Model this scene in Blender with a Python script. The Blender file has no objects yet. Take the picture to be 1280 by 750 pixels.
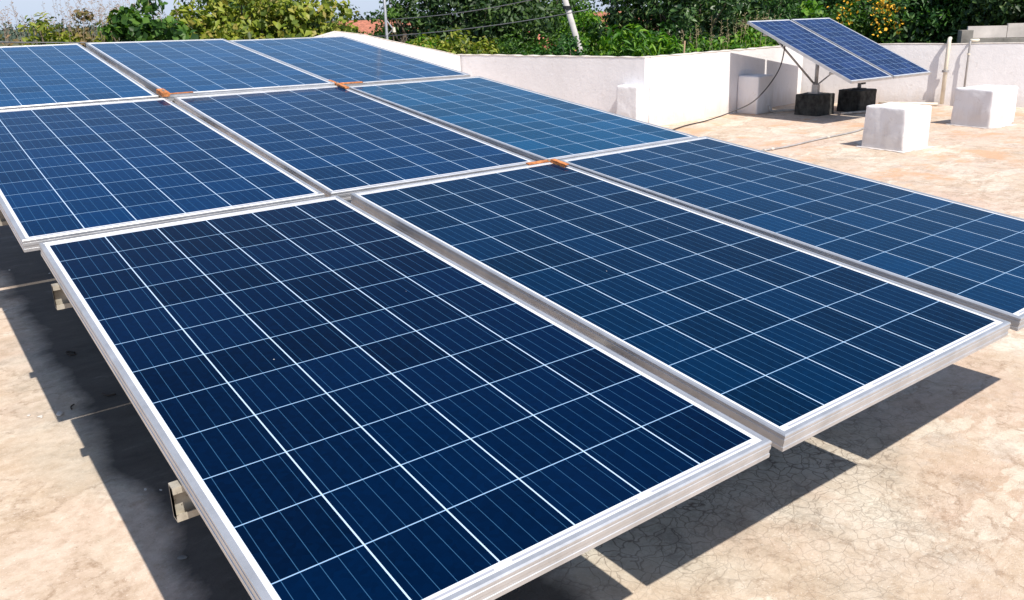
import bpy, bmesh, math, random
import numpy as np
from mathutils import Vector, Matrix

S = bpy.context.scene
C = S.collection
RNG = np.random.default_rng(7)
random.seed(7)

# ------------------------------------------------------------------ camera
CAM = np.array([-0.31563, -2.83570, 1.46615])
RC = np.array([[0.7989356, -0.6007921, -0.0273990],
               [-0.1999032, -0.2223130, -0.9542618],
               [0.5672218, 0.7678709, -0.2977140]])
FPX, CY = 1044.366, 343.121
cam = bpy.data.cameras.new('camera')
camo = bpy.data.objects.new('camera', cam)
C.objects.link(camo)
cam.sensor_width = 36.0
cam.lens = FPX / 1280 * 36.0
cam.shift_y = -(375 - CY) / 1280
cam.clip_start = 0.05
cam.clip_end = 6000
m = Matrix(((RC[0][0], -RC[1][0], -RC[2][0], CAM[0]),
            (RC[0][1], -RC[1][1], -RC[2][1], CAM[1]),
            (RC[0][2], -RC[1][2], -RC[2][2], CAM[2]),
            (0, 0, 0, 1)))
camo.matrix_world = m
S.camera = camo

# ------------------------------------------------------------------ light
SUNV = Vector((-0.0576, -0.6835, 1.0)).normalized()      # towards the sun
elev = math.asin(SUNV.z)
w = bpy.data.worlds.new('World'); S.world = w; w.use_nodes = True
nt = w.node_tree
sky = nt.nodes.new('ShaderNodeTexSky'); sky.sky_type = 'NISHITA'
sky.sun_disc = False
sky.sun_elevation = elev
sky.sun_rotation = math.atan2(SUNV.x, SUNV.y)
sky.air_density = 1.0; sky.dust_density = .7; sky.ozone_density = 1.5
bg = nt.nodes['Background']; bg.inputs[1].default_value = 0.11
# pale humid haze low in the sky
tc = nt.nodes.new('ShaderNodeTexCoord'); sx = nt.nodes.new('ShaderNodeSeparateXYZ'); nt.links.new(tc.outputs['Generated'], sx.inputs[0])
rp = nt.nodes.new('ShaderNodeValToRGB'); rp.color_ramp.elements[0].position = .02; rp.color_ramp.elements[0].color = (.85, .85, .85, 1)
rp.color_ramp.elements[1].position = .28; rp.color_ramp.elements[1].color = (0, 0, 0, 1); nt.links.new(sx.outputs[2], rp.inputs[0])
mxs = nt.nodes.new('ShaderNodeMix'); mxs.data_type = 'RGBA'; nt.links.new(rp.outputs[0], mxs.inputs[0]); nt.links.new(sky.outputs[0], mxs.inputs[6])
mxs.inputs[7].default_value = (4.0, 4.75, 6.2, 1)
nt.links.new(mxs.outputs[2], bg.inputs[0])
sun = bpy.data.lights.new('sun', 'SUN'); sun.energy = 4.2
sun.angle = math.radians(0.53); sun.color = (1.0, 0.94, 0.85)
suno = bpy.data.objects.new('sun', sun); C.objects.link(suno)
suno.rotation_euler = SUNV.to_track_quat('Z', 'Y').to_euler()
suno.location = (0, -8, 12)
S.view_settings.view_transform = 'Standard'
S.view_settings.look = 'None'
S.view_settings.gamma = 1
S.view_settings.use_curve_mapping = False
S.view_settings.exposure = 0.45

# ------------------------------------------------------------------ helpers
def ray(px, py):
    return RC.T @ np.array([(px - 640) / FPX, (py - CY) / FPX, 1.0])
def at_dist(px, D, z=0.0):
    """point at horizontal distance D from the viewpoint in the direction of column px"""
    d = ray(px, 30); h = d[:2] / np.linalg.norm(d[:2])
    return Vector((CAM[0] + h[0] * D, CAM[1] + h[1] * D, z))
def zpix(px, py, D):
    d = ray(px, py); return CAM[2] + d[2] / np.linalg.norm(d[:2]) * D

def tag(o, label=None, cat=None, group=None, kind=None):
    if label: o['label'] = label
    if cat: o['category'] = cat
    if group: o['group'] = group
    if kind: o['kind'] = kind
    return o
def empty(name, loc=(0, 0, 0), label=None, cat=None, group=None, rz=0):
    o = bpy.data.objects.new(name, None); C.objects.link(o)
    o.location = loc; o.rotation_euler = (0, 0, rz); o.empty_display_size = .1
    return tag(o, label, cat, group)
def obj(name, bm, mat, parent=None, smooth=False):
    me = bpy.data.meshes.new(name)
    bmesh.ops.recalc_face_normals(bm, faces=bm.faces[:])
    bm.to_mesh(me); bm.free()
    if mat: me.materials.append(mat)
    if smooth:
        for p in me.polygons: p.use_smooth = True
    o = bpy.data.objects.new(name, me); C.objects.link(o)
    if parent: o.parent = parent
    return o
def box(bm, x0, y0, z0, x1, y1, z1, bev=0, M=None):
    r = bmesh.ops.create_cube(bm, size=1)
    vs = r['verts']
    for v in vs:
        v.co = Vector(((x0 + x1) / 2 + v.co.x * (x1 - x0), (y0 + y1) / 2 + v.co.y * (y1 - y0), (z0 + z1) / 2 + v.co.z * (z1 - z0)))
    if bev:
        es = list({e for v in vs for e in v.link_edges})
        r2 = bmesh.ops.bevel(bm, geom=es, offset=bev, segments=2, affect='EDGES')
        vs = list({v for f in r2['faces'] for v in f.verts} | {v for v in vs if v.is_valid})
    if M is not None:
        for v in vs: v.co = M @ v.co
    return vs
def prism(bm, pts, z0, z1s):
    """vertical prism over polygon pts; z1s scalar or list"""
    n = len(pts)
    zt = z1s if isinstance(z1s, (list, tuple)) else [z1s] * n
    b = [bm.verts.new((p[0], p[1], z0)) for p in pts]
    t = [bm.verts.new((p[0], p[1], zt[i])) for i, p in enumerate(pts)]
    bm.faces.new(b[::-1]); bm.faces.new(t)
    for i in range(n):
        j = (i + 1) % n; bm.faces.new((b[i], b[j], t[j], t[i]))
def tube(bm, pts, r, seg=8, r1=None):
    pts = [Vector(p) for p in pts]; n = len(pts)
    rings = []
    for i, p in enumerate(pts):
        t = (pts[min(i + 1, n - 1)] - pts[max(i - 1, 0)]).normalized()
        a = t.orthogonal().normalized() if i == 0 else (a - t * a.dot(t)).normalized()
        b = t.cross(a)
        rr = r if r1 is None else r + (r1 - r) * i / (n - 1)
        rings.append([bm.verts.new(p + (a * math.cos(2 * math.pi * k / seg) + b * math.sin(2 * math.pi * k / seg)) * rr) for k in range(seg)])
    for i in range(n - 1):
        for k in range(seg):
            bm.faces.new((rings[i][k], rings[i][(k + 1) % seg], rings[i + 1][(k + 1) % seg], rings[i + 1][k]))
    bm.faces.new(rings[0][::-1]); bm.faces.new(rings[-1])

class N:
    """small node-building aid"""
    def __init__(s, name):
        s.m = bpy.data.materials.new(name); s.m.use_nodes = True
        s.t = s.m.node_tree; s.b = s.t.nodes['Principled BSDF']
    def n(s, typ, **kw):
        x = s.t.nodes.new(typ)
        for k, v in kw.items():
            if k.startswith('i_'): x.inputs[k[2:].replace('_', ' ')].default_value = v
            else: setattr(x, k, v)
        return x
    def l(s, a, b): s.t.links.new(a, b)
    def math(s, op, a, b=None, c=None, clamp=False):
        x = s.t.nodes.new('ShaderNodeMath'); x.operation = op; x.use_clamp = clamp
        for i, v in enumerate((a, b, c)):
            if v is None: continue
            if isinstance(v, (int, float)): x.inputs[i].default_value = v
            else: s.l(v, x.inputs[i])
        return x.outputs[0]
    def mix(s, f, a, b, typ='MIX'):
        x = s.t.nodes.new('ShaderNodeMix'); x.data_type = 'RGBA'; x.blend_type = typ
        for i, v in ((0, f), (6, a), (7, b)):
            if isinstance(v, (int, float)): x.inputs[i].default_value = v
            elif isinstance(v, tuple): x.inputs[i].default_value = (*v, 1) if len(v) == 3 else v
            else: s.l(v, x.inputs[i])
        return x.outputs[2]
    def co(s, which='Object'):
        return s.t.nodes.new('ShaderNodeTexCoord').outputs[which]
    def noise(s, sc, det=4, rough=.55, vec=None, dist=0):
        x = s.n('ShaderNodeTexNoise'); x.inputs['Scale'].default_value = sc
        x.inputs['Detail'].default_value = det; x.inputs['Roughness'].default_value = rough
        x.inputs['Distortion'].default_value = dist
        if vec is not None: s.l(vec, x.inputs['Vector'])
        return x.outputs[0]
    def ramp(s, f, *stops):
        x = s.n('ShaderNodeValToRGB'); e = x.color_ramp.elements
        while len(e) < len(stops): e.new(.5)
        for i, (p, c) in enumerate(stops):
            e[i].position = p
            if isinstance(c, (int, float)): c = (c, c, c)
            e[i].color = (*c, 1)
        s.l(f, x.inputs[0]); return x.outputs[0]
    def bump(s, h, strength=.3, dist=.01):
        x = s.n('ShaderNodeBump'); x.inputs['Strength'].default_value = strength; x.inputs['Distance'].default_value = dist
        s.l(h, x.inputs['Height']); s.l(x.outputs[0], s.b.inputs['Normal'])
    def base(s, c):
        if isinstance(c, tuple): s.b.inputs['Base Color'].default_value = (*c, 1)
        else: s.l(c, s.b.inputs['Base Color'])
        return s
    def rough(s, r):
        if isinstance(r, (int, float)): s.b.inputs['Roughness'].default_value = r
        else: s.l(r, s.b.inputs['Roughness'])
        return s

def simple(name, col, rough=.6, metal=0, var=.12, sc=8, bump=0):
    k = N(name); co = k.co()
    f = k.noise(sc, 5, .6, co)
    c2 = tuple(max(0, x * (1 - var * 2)) for x in col); c1 = tuple(min(1, x * (1 + var)) for x in col)
    k.base(k.ramp(f, (.3, c2), (.7, c1))).rough(rough)
    k.b.inputs['Metallic'].default_value = metal
    if bump: k.bump(f, bump, .01)
    return k.m

# ------------------------------------------------------------------ materials
def mat_glass():
    k = N('solar_cells'); co = k.co()
    sep = k.n('ShaderNodeSeparateXYZ'); k.l(co, sep.inputs[0])
    x, y = sep.outputs[0], sep.outputs[1]
    P = .158
    fx = k.math('DIVIDE', k.math('ADD', x, 3 * P), P)
    fy = k.math('DIVIDE', k.math('ADD', y, 6 * P), P)
    def edge(f, half):          # 1 when within `half` metres of a cell border
        fr = k.math('FRACT', f)
        d = k.math('MULTIPLY', k.math('MINIMUM', fr, k.math('SUBTRACT', 1.0, fr)), P)
        return k.math('LESS_THAN', d, half)
    colgap = edge(fx, .0015); rowgap = edge(fy, .0012)
    bus = k.math('LESS_THAN', k.math('MULTIPLY', k.math('ABSOLUTE', k.math('SUBTRACT', k.math('FRACT', k.math('MULTIPLY', fx, 5.0)), .5)), P / 5), .00055)
    outx = k.math('GREATER_THAN', k.math('ABSOLUTE', x), 3 * P - .001)
    outy = k.math('GREATER_THAN', k.math('ABSOLUTE', y), 6 * P - .001)
    out = k.math('MAXIMUM', outx, outy)
    # cell tone
    cell = k.n('ShaderNodeCombineXYZ'); k.l(k.math('FLOOR', fx), cell.inputs[0]); k.l(k.math('FLOOR', fy), cell.inputs[1])
    oi = k.n('ShaderNodeObjectInfo'); k.l(k.math('MULTIPLY', oi.outputs['Random'], 91.0), cell.inputs[2])
    wn = k.n('ShaderNodeTexWhiteNoise'); k.l(cell.outputs[0], wn.inputs[0])
    vor = k.n('ShaderNodeTexVoronoi'); vor.inputs['Scale'].default_value = 90; k.l(co, vor.inputs['Vector'])
    grain = k.n('ShaderNodeSeparateColor'); k.l(vor.outputs['Color'], grain.inputs[0])
    tone = k.math('ADD', k.math('MULTIPLY', wn.outputs[0], .45), k.math('MULTIPLY', grain.outputs[0], .22))
    tone = k.math('ADD', tone, .62)
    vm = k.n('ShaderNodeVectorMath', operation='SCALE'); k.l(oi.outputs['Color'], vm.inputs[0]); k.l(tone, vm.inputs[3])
    # dust veil on the glass, slightly patchy
    dn = k.noise(2.2, 5, .6, co)
    dust = k.math('MULTIPLY', k.ramp(dn, (.35, 0.0), (.75, 1.0)), .0015)
    c = k.mix(dust, vm.outputs[0], (.55, .5, .42))
    c = k.mix(k.math('MULTIPLY', bus, .38), c, (.08, .25, .46))
    c = k.mix(rowgap, c, (.27, .43, .62))
    c = k.mix(colgap, c, (.46, .60, .76))
    c = k.mix(out, c, (.68, .69, .72))
    # ribbon strips near the two short edges, broken between column pairs
    ay = k.math('ABSOLUTE', y)
    strip = k.math('MULTIPLY', k.math('GREATER_THAN', ay, 6 * P + .0055), k.math('LESS_THAN', ay, 6 * P + .0105))
    par = k.math('GREATER_THAN', y, 0.0)
    fx2 = k.math('DIVIDE', k.math('ADD', fx, par), 2.0)
    fr2 = k.math('FRACT', fx2)
    seg = k.math('GREATER_THAN', k.math('MINIMUM', fr2, k.math('SUBTRACT', 1.0, fr2)), .055)
    inx = k.math('LESS_THAN', k.math('ABSOLUTE', x), 3 * P - .004)
    strip = k.math('MULTIPLY', strip, k.math('MULTIPLY', seg, inx))
    c = k.mix(strip, c, (.36, .37, .42))
    # specks of dirt
    sp = k.n('ShaderNodeTexVoronoi'); sp.inputs['Scale'].default_value = 11; sp.inputs['Randomness'].default_value = 1; k.l(co, sp.inputs['Vector'])
    sps = k.n('ShaderNodeSeparateColor'); k.l(sp.outputs['Color'], sps.inputs[0])
    spk = k.math('MULTIPLY', k.math('LESS_THAN', sp.outputs['Distance'], .016), k.math('GREATER_THAN', sps.outputs[1], .72))
    c = k.mix(spk, c, (.6, .6, .58))
    k.base(c).rough(k.math('ADD', k.math('MULTIPLY', dn, .10), .06))
    k.b.inputs['IOR'].default_value = 1.33
    k.b.inputs['Specular IOR Level'].default_value = .10
    return k.m
M_GLASS = mat_glass()

def mat_alu():
    k = N('anodised_aluminium'); co = k.co()
    f = k.noise(14, 5, .6, co); f2 = k.noise(90, 2, .5, co)
    k.base(k.ramp(f, (.3, (.47, .475, .49)), (.7, (.62, .625, .645)))).rough(k.math('ADD', k.math('MULTIPLY', f2, .15), .34))
    k.b.inputs['Metallic'].default_value = .6
    return k.m
M_ALU = mat_alu()
M_BACK = simple('white_backsheet', (.7, .7, .7), .6)
M_BLACK = simple('black_plastic', (.02, .02, .022), .5)

def mat_steel():
    k = N('weathered_galvanised_steel'); co = k.co()
    f = k.noise(22, 6, .65, co, ); g = k.noise(60, 4, .7, co, 1)
    c = k.ramp(f, (.3, (.24, .21, .17)), (.55, (.42, .385, .32)), (.75, (.52, .49, .43)))
    c = k.mix(k.ramp(g, (.62, 0.0), (.68, 1.0)), c, (.08, .06, .045))
    k.base(c).rough(.6); k.b.inputs['Metallic'].default_value = .15
    return k.m
M_STEEL = mat_steel()
M_GALV = simple('galvanised_pole', (.42, .42, .43), .45, .5, .1, 30)

def mat_floor():
    k = N('weathered_roof_screed'); co = k.co()
    big = k.noise(.7, 8, .68, co, .1)
    mid = k.noise(3.4, 9, .72, co, .15)
    fine = k.noise(22, 6, .7, co)
    grit = k.noise(140, 3, .7, co)
    # stretched wash marks
    mp = k.n('ShaderNodeMapping'); mp.inputs['Rotation'].default_value = (0, 0, math.radians(-28)); mp.inputs['Scale'].default_value = (1, 2.3, 1)
    k.l(co, mp.inputs['Vector'])
    wash = k.noise(2.6, 9, .74, mp.outputs[0], .15)
    c = k.ramp(mid, (.28, (.40, .295, .20)), (.5, (.54, .415, .30)), (.72, (.62, .51, .39)))
    c = k.mix(k.ramp(wash, (.42, 0.0), (.62, .8)), c, (.68, .57, .46))
    c = k.mix(k.ramp(big, (.50, 0.0), (.66, .7)), c, (.73, .63, .53))
    # peeled cream patches and brownish scour marks with sharp edges
    pe = k.noise(2.1, 9, .68, co, .15)
    c = k.mix(k.ramp(pe, (.575, 0.0), (.592, .55)), c, (.76, .69, .58))
    pb = k.noise(3.1, 10, .76, co, .1)
    c = k.mix(k.ramp(pb, (.56, 0.0), (.66, .55)), c, (.44, .31, .23))
    c = k.mix(k.ramp(k.noise(.9, 5, .6, co, .5), (.45, 0.0), (.65, .5)), c, (.64, .46, .38))
    sep = k.n('ShaderNodeSeparateXYZ'); k.l(co, sep.inputs[0])
    X, Y = sep.outputs[0], sep.outputs[1]
    # worn finish coat: crisp pale islands with a thin brown rim, greyish scuffs, grime trails (mostly on the right hand side)
    rgt = k.math('MULTIPLY', k.math('SUBTRACT', X, 1.2), .9, clamp=True)
    isl = k.noise(1.35, 10, .60, mp.outputs[0], .05)
    c = k.mix(k.math('MULTIPLY', k.ramp(isl, (.545, 0.0), (.560, 1.0), (.580, 0.0)), k.math('MULTIPLY', rgt, .30)), c, (.38, .24, .15))
    c = k.mix(k.math('MULTIPLY', k.ramp(isl, (.568, 0.0), (.580, 1.0)), k.math('MULTIPLY', rgt, .55)), c, (.72, .65, .54))
    gs = k.noise(4.6, 9, .72, co, 0)
    c = k.mix(k.math('MULTIPLY', k.ramp(gs, (.52, 0.0), (.62, .55)), rgt), c, (.50, .43, .37))
    tr_ = k.math('ABSOLUTE', k.math('SUBTRACT', k.noise(1.1, 8, .66, co, .1), .5))
    c = k.mix(k.math('MULTIPLY', k.ramp(tr_, (.0, .75), (.022, 0.0)), k.ramp(fine, (.42, 0.0), (.56, 1.0))), c, (.30, .20, .13))
    # rusty orange patches: stronger toward the right hand terrace
    rr = k.noise(1.5, 8, .68, co, .2)
    far = k.math('MULTIPLY', k.math('SUBTRACT', X, 3.2), .5, clamp=True)
    rust = k.math('MULTIPLY', k.ramp(rr, (.53, 0.0), (.63, .75)), k.math('ADD', k.math('MULTIPLY', far, 1.0), .10))
    c = k.mix(rust, c, (.60, .34, .19))
    c = k.mix(k.ramp(fine, (.32, .55), (.56, 0.0)), c, (.38, .27, .18))
    c = k.mix(k.ramp(grit, (.60, 0.0), (.68, .6)), c, (.8, .74, .66))
    g2 = k.noise(75, 3, .75, co)
    c = k.mix(k.ramp(g2, (.30, .55), (.38, 0.0)), c, (.24, .16, .10))
    # array shade deepened in the colour, plus the black front stain; ragged edge
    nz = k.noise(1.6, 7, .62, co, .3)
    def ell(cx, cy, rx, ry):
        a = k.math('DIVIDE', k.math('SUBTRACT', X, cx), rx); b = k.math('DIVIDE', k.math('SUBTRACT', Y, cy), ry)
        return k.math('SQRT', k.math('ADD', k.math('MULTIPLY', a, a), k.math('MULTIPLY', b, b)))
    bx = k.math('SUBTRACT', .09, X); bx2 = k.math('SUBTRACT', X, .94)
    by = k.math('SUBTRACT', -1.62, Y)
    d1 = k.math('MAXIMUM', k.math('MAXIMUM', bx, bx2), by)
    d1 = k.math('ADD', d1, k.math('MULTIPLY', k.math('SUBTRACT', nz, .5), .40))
    shade_stain = k.ramp(k.math('ADD', d1, .5), (.45, .93), (.545, 0.0))
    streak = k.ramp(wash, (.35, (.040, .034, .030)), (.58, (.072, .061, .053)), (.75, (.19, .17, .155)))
    # greyer screed under the whole table
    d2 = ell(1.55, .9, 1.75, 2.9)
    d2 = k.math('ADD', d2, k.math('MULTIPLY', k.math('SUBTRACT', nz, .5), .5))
    grey_screed = k.ramp(d2, (.72, .75), (1.02, 0.0))
    # shrinkage cracks
    wv = k.n('ShaderNodeVectorMath', operation='ADD'); k.l(co, wv.inputs[0])
    nzv = k.n('ShaderNodeTexNoise'); nzv.inputs['Scale'].default_value = 9; nzv.inputs['Detail'].default_value = 3; k.l(co, nzv.inputs['Vector'])
    sc = k.n('ShaderNodeVectorMath', operation='SCALE'); sc.inputs[3].default_value = .10; k.l(nzv.outputs['Color'], sc.inputs[0]); k.l(sc.outputs[0], wv.inputs[1])
    def cracks(scale, wdt):
        v = k.n('ShaderNodeTexVoronoi', feature='DISTANCE_TO_EDGE'); v.inputs['Scale'].default_value = scale
        k.l(wv.outputs[0], v.inputs['Vector']); return k.ramp(v.outputs['Distance'], (0.0, 1.0), (wdt, 0.0))
    cr = k.math('MAXIMUM', cracks(20, .05), k.math('MULTIPLY', cracks(43, .08), k.ramp(mid, (.45, 0.0), (.6, .9))))
    cz = k.math('ADD', ell(2.0, -1.3, 1.9, 1.2), k.math('MULTIPLY', k.math('SUBTRACT', big, .5), .9))
    crm = k.math('MULTIPLY', cr, k.ramp(cz, (.75, 1.0), (1.1, 0.0)))
    crw = k.math('MULTIPLY', cr, .0)
    c = k.mix(k.math('MULTIPLY', grey_screed, .9), c, (.43, .45, .40))
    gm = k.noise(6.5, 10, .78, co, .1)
    c = k.mix(k.math('MULTIPLY', k.ramp(gm, (.50, 0.0), (.60, .7)), grey_screed), c, (.075, .07, .06))
    c = k.mix(shade_stain, c, streak)
    c = k.mix(k.math('MULTIPLY', crm, k.math('ADD', k.math('MULTIPLY', grey_screed, 1.25), k.math('MULTIPLY', k.ramp(big, (.46, 0.0), (.62, 1.0)), .16), clamp=True)), c, (.09, .06, .045))
    k.base(c).rough(.88)
    h = k.math('SUBTRACT', k.math('ADD', k.math('MULTIPLY', fine, .6), k.math('MULTIPLY', grit, .25)), k.math('MULTIPLY', crm, .12))
    k.bump(h, .5, .008)
    return k.m
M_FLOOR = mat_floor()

def mat_wall(name='whitewashed_plaster', warm=(.84, .815, .82)):
    k = N(name); co = k.co(); 
    a = k.noise(1.4, 6, .62, co, .3); b = k.noise(16, 6, .7, co)
    geo = k.n('ShaderNodeNewGeometry'); sp = k.n('ShaderNodeSeparateXYZ'); k.l(geo.outputs['Position'], sp.inputs[0])
    mp = k.n('ShaderNodeMapping'); mp.inputs['Scale'].default_value = (5, 5, .7); k.l(geo.outputs['Position'], mp.inputs['Vector'])
    drip = k.noise(1.6, 6, .65, mp.outputs[0], .3)
    c = k.ramp(a, (.3, tuple(v * .90 for v in warm)), (.65, warm))
    c = k.mix(k.math('MULTIPLY', k.ramp(drip, (.54, 0.0), (.76, 1.0)), .25), c, (.60, .58, .58))
    low = k.math('SUBTRACT', .26, k.math('ADD', sp.outputs[2], k.math('MULTIPLY', k.math('SUBTRACT', drip, .5), .55)))
    low = k.math('MULTIPLY', low, 5.0, clamp=True)
    c = k.mix(k.math('MULTIPLY', low, .38), c, (.46, .37, .29))
    c = k.mix(k.math('MULTIPLY', k.ramp(b, (.62, 0.0), (.72, 1.0)), .18), c, (.5, .44, .38))
    pk = k.noise(9, 9, .75, co)
    c = k.mix(k.math('MULTIPLY', k.ramp(pk, (.60, 0.0), (.64, 1.0)), .30), c, (.50, .45, .41))
    k.base(c).rough(.9); k.bump(k.math('ADD', k.math('ADD', b, pk), k.math('MULTIPLY', a, 1.5)), .38, .012)
    return k.m
M_WALL = mat_wall()
M_COPE = simple('wall_top_plaster', (.74, .67, .60), .9, 0, .15, 6, .3)
M_BLOCK = mat_wall('limewashed_block', (.83, .805, .81))
M_CONC = simple('dark_concrete', (.05, .049, .044), .9, 0, .45, 12, .6)
M_GREYC = simple('weathered_grey_concrete', (.30, .27, .23), .9, 0, .3, 3, .5)
M_PALEC = simple('pale_concrete_panel', (.74, .66, .59), .9, 0, .18, 2.2, .3)
M_PIPE = simple('cream_plastic_pipe', (.75, .68, .56), .4, 0, .08, 6)
M_GPIPE = simple('grey_conduit', (.38, .36, .35), .5, 0, .15, 8)
M_WPIPE = simple('dusty_white_pipe', (.62, .55, .48), .55, 0, .2, 9)
M_CABLE = simple('black_cable', (.035, .03, .03), .5)
M_ORANGE = simple('orange_painted_plate', (.60, .22, .07), .75, .0, .35, 45, .4)
M_WIRE = simple('overhead_wire', (.16, .16, .17), .5, .3)
M_BARK = simple('bark', (.11, .085, .06), .9, 0, .35, 9, .6)
M_POLE = simple('precast_concrete_pole', (.50, .47, .45), .85, 0, .15, 4, .2)
M_EARTH = simple('dry_earth_and_grass', (.13, .13, .06), .95, 0, .4, .4)
M_TILE = simple('clay_roof_tiles', (.46, .17, .10), .85, 0, .3, 5, .4)
M_PAINT = simple('house_paint', (.55, .50, .46), .85, 0, .2, 1.0)
M_BRICK = simple('bare_red_masonry', (.30, .15, .11), .9, 0, .25, 2.0)
M_WIN = simple('window_glass', (.03, .035, .04), .15)
M_FIELD = simple('far_tree_canopy', (.075, .11, .08), .95, 0, .3, .1)
M_STRAW = simple('dry_grass_plumes', (.42, .30, .22), .9, 0, .25, 6)

def leaf_mat(name, stops, trans=.35, gloss=.5):
    k = N(name)
    g = k.n('ShaderNodeNewGeometry'); co = k.co()
    rnd = g.outputs['Random Per Island']
    n = k.noise(.9, 3, .5, co)
    f = k.math('ADD', k.math('MULTIPLY', rnd, .72), k.math('MULTIPLY', n, .30))
    c = k.ramp(f, *stops)
    k.base(c).rough(gloss); k.b.inputs['Specular IOR Level'].default_value = .4
    tr = k.n('ShaderNodeBsdfTranslucent'); k.l(k.mix(1.0, c, (1.0, 1.15, .45), 'MULTIPLY'), tr.inputs[0])
    mx = k.n('ShaderNodeMixShader'); mx.inputs[0].default_value = trans
    k.l(k.b.outputs[0], mx.inputs[1]); k.l(tr.outputs[0], mx.inputs[2])
    k.l(mx.outputs[0], k.t.nodes['Material Output'].inputs[0])
    return k.m
L = {
 'yellow': leaf_mat('yellow_green_leaves', ((.10, (.03, .055, .008)), (.36, (.14, .20, .018)), (.70, (.34, .38, .045)), (.93, (.40, .27, .09)))),
 'dry':    leaf_mat('drying_creeper_leaves', ((.10, (.06, .065, .018)), (.45, (.17, .15, .04)), (.70, (.28, .19, .09)), (.95, (.36, .22, .13)))),
 'bright': leaf_mat('bright_green_leaves', ((.10, (.02, .075, .006)), (.50, (.08, .23, .014)), (.85, (.22, .38, .025)))),
 'mid':    leaf_mat('mid_green_leaves', ((.10, (.015, .045, .008)), (.55, (.055, .14, .018)), (.90, (.16, .28, .04)))),
 'dark':   leaf_mat('dark_green_leaves', ((.10, (.010, .030, .008)), (.60, (.032, .078, .016)), (.93, (.11, .18, .04))), .2),
 'mango':  leaf_mat('glossy_dark_leaves', ((.10, (.010, .030, .008)), (.55, (.035, .09, .018)), (.80, (.10, .18, .045)), (.95, (.26, .32, .12))), .2, .38),
 'deep':   leaf_mat('deep_green_leaves', ((.10, (.010, .038, .010)), (.55, (.034, .115, .018)), (.92, (.10, .24, .03))), .25),
}
M_YFLOW = simple('yellow_orange_blossom', (.80, .42, .015), .7, 0, .2, 9)
M_PFLOW = simple('pink_coral_blossom', (.70, .22, .16), .7, 0, .25, 9)
M_PLUMEPALE = simple('pale_seed_plumes', (.50, .40, .22), .9, 0, .2, 8)

# ------------------------------------------------------------------ setting
def struct(name, bm, mat):
    o = obj(name, bm, mat); o['kind'] = 'structure'; return o
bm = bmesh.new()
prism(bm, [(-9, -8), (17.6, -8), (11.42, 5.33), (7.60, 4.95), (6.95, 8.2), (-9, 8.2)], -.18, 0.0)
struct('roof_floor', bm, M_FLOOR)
bm = bmesh.new()
bmesh.ops.create_grid(bm, x_segments=8, y_segments=8, size=3500)
o = struct('ground', bm, M_EARTH); o.location.z = -3.4

# house body that carries the roof
bm = bmesh.new()
prism(bm, [(-8.9, -7.9), (17.4, -7.9), (11.35, 5.25), (7.5, 4.85), (6.85, 8.1), (-8.9, 8.1)], -3.4, -.183)
o = obj('building', bm, M_WALL)
tag(o, 'plastered house walls underneath the flat roof terrace', 'building')

def parapet(name, a, b, heights, label, th=.13, side=1, ts=None):
    """wall from a to b (inner face line); heights: list of (t, z); thickness goes to the outer side"""
    root = empty(name, ((a[0] + b[0]) / 2, (a[1] + b[1]) / 2, 0), label, 'wall')
    a = Vector(a); b = Vector(b); d = (b - a).normalized(); nrm = Vector((-d.y, d.x)) * side * th
    ctr = Vector(root.location[:2])
    for part, mat, z_off, h0, grow in (('wall_face', M_WALL, 0, None, 0), ('wall_top', M_COPE, .002, .010, .004)):
        bm = bmesh.new(); prof = []
        n = 40
        for i in range(n + 1):
            t = i / n
            for (t0, z0), (t1, z1) in zip(heights, heights[1:]):
                if t0 <= t <= t1 + 1e-9:
                    s = (t - t0) / (t1 - t0 + 1e-9); z = z0 + (z1 - z0) * s; break
            z += .004 * math.sin(i * 1.7) + random.uniform(-.0035, .0035)
            prof.append((a.lerp(b, t), z))
        random.seed(3)
        vs = []
        for P, z in prof:
            P0 = P - nrm.normalized() * grow - ctr; P1 = P + nrm + nrm.normalized() * grow - ctr
            zb = 0.0 if part == 'wall_face' else z + z_off
            zt = z if part == 'wall_face' else z + z_off + h0
            vs.append([bm.verts.new((P0.x, P0.y, zb)), bm.verts.new((P0.x, P0.y, zt)), bm.verts.new((P1.x, P1.y, zt)), bm.verts.new((P1.x, P1.y, zb))])
        for i in range(n):
            for q in range(4):
                bm.faces.new((vs[i][q], vs[i][(q + 1) % 4], vs[i + 1][(q + 1) % 4], vs[i + 1][q]))
        bm.faces.new(vs[0]); bm.faces.new(vs[-1][::-1])
        obj(part, bm, mat, root)
    return root
A_ = (6.90, 8.1); B_ = (7.57, 4.88); D_ = (11.40, 5.21); E_ = (17.2, -7.9)
HW = .885
parapet('parapet_wall', A_, (-8.9, 8.1), [(0, .88), (.119, 1.305), (.14, 1.27), (.18, 1.05), (.25, .9), (1, .9)],
        'white parapet rising to a peak beyond the far corner of the panel array', side=-1)
parapet('parapet_wall', (B_[0], B_[1]), (A_[0], A_[1] + .13), [(0, HW), (1, .885)],
        'greyish white parapet right behind the panels, between the two roof corners', side=-1)
parapet('parapet_wall', (B_[0] + .11, B_[1] + .004), D_, [(0, HW), (1, .875)],
        'bright white parapet carrying the shadow of the small tilted panel table', side=1)
parapet('parapet_wall', (D_[0], D_[1] + .13), E_, [(0, .872), (1, .885)],
        'long lilac white parapet on the right with two vertical pipes on it', side=1)

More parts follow.
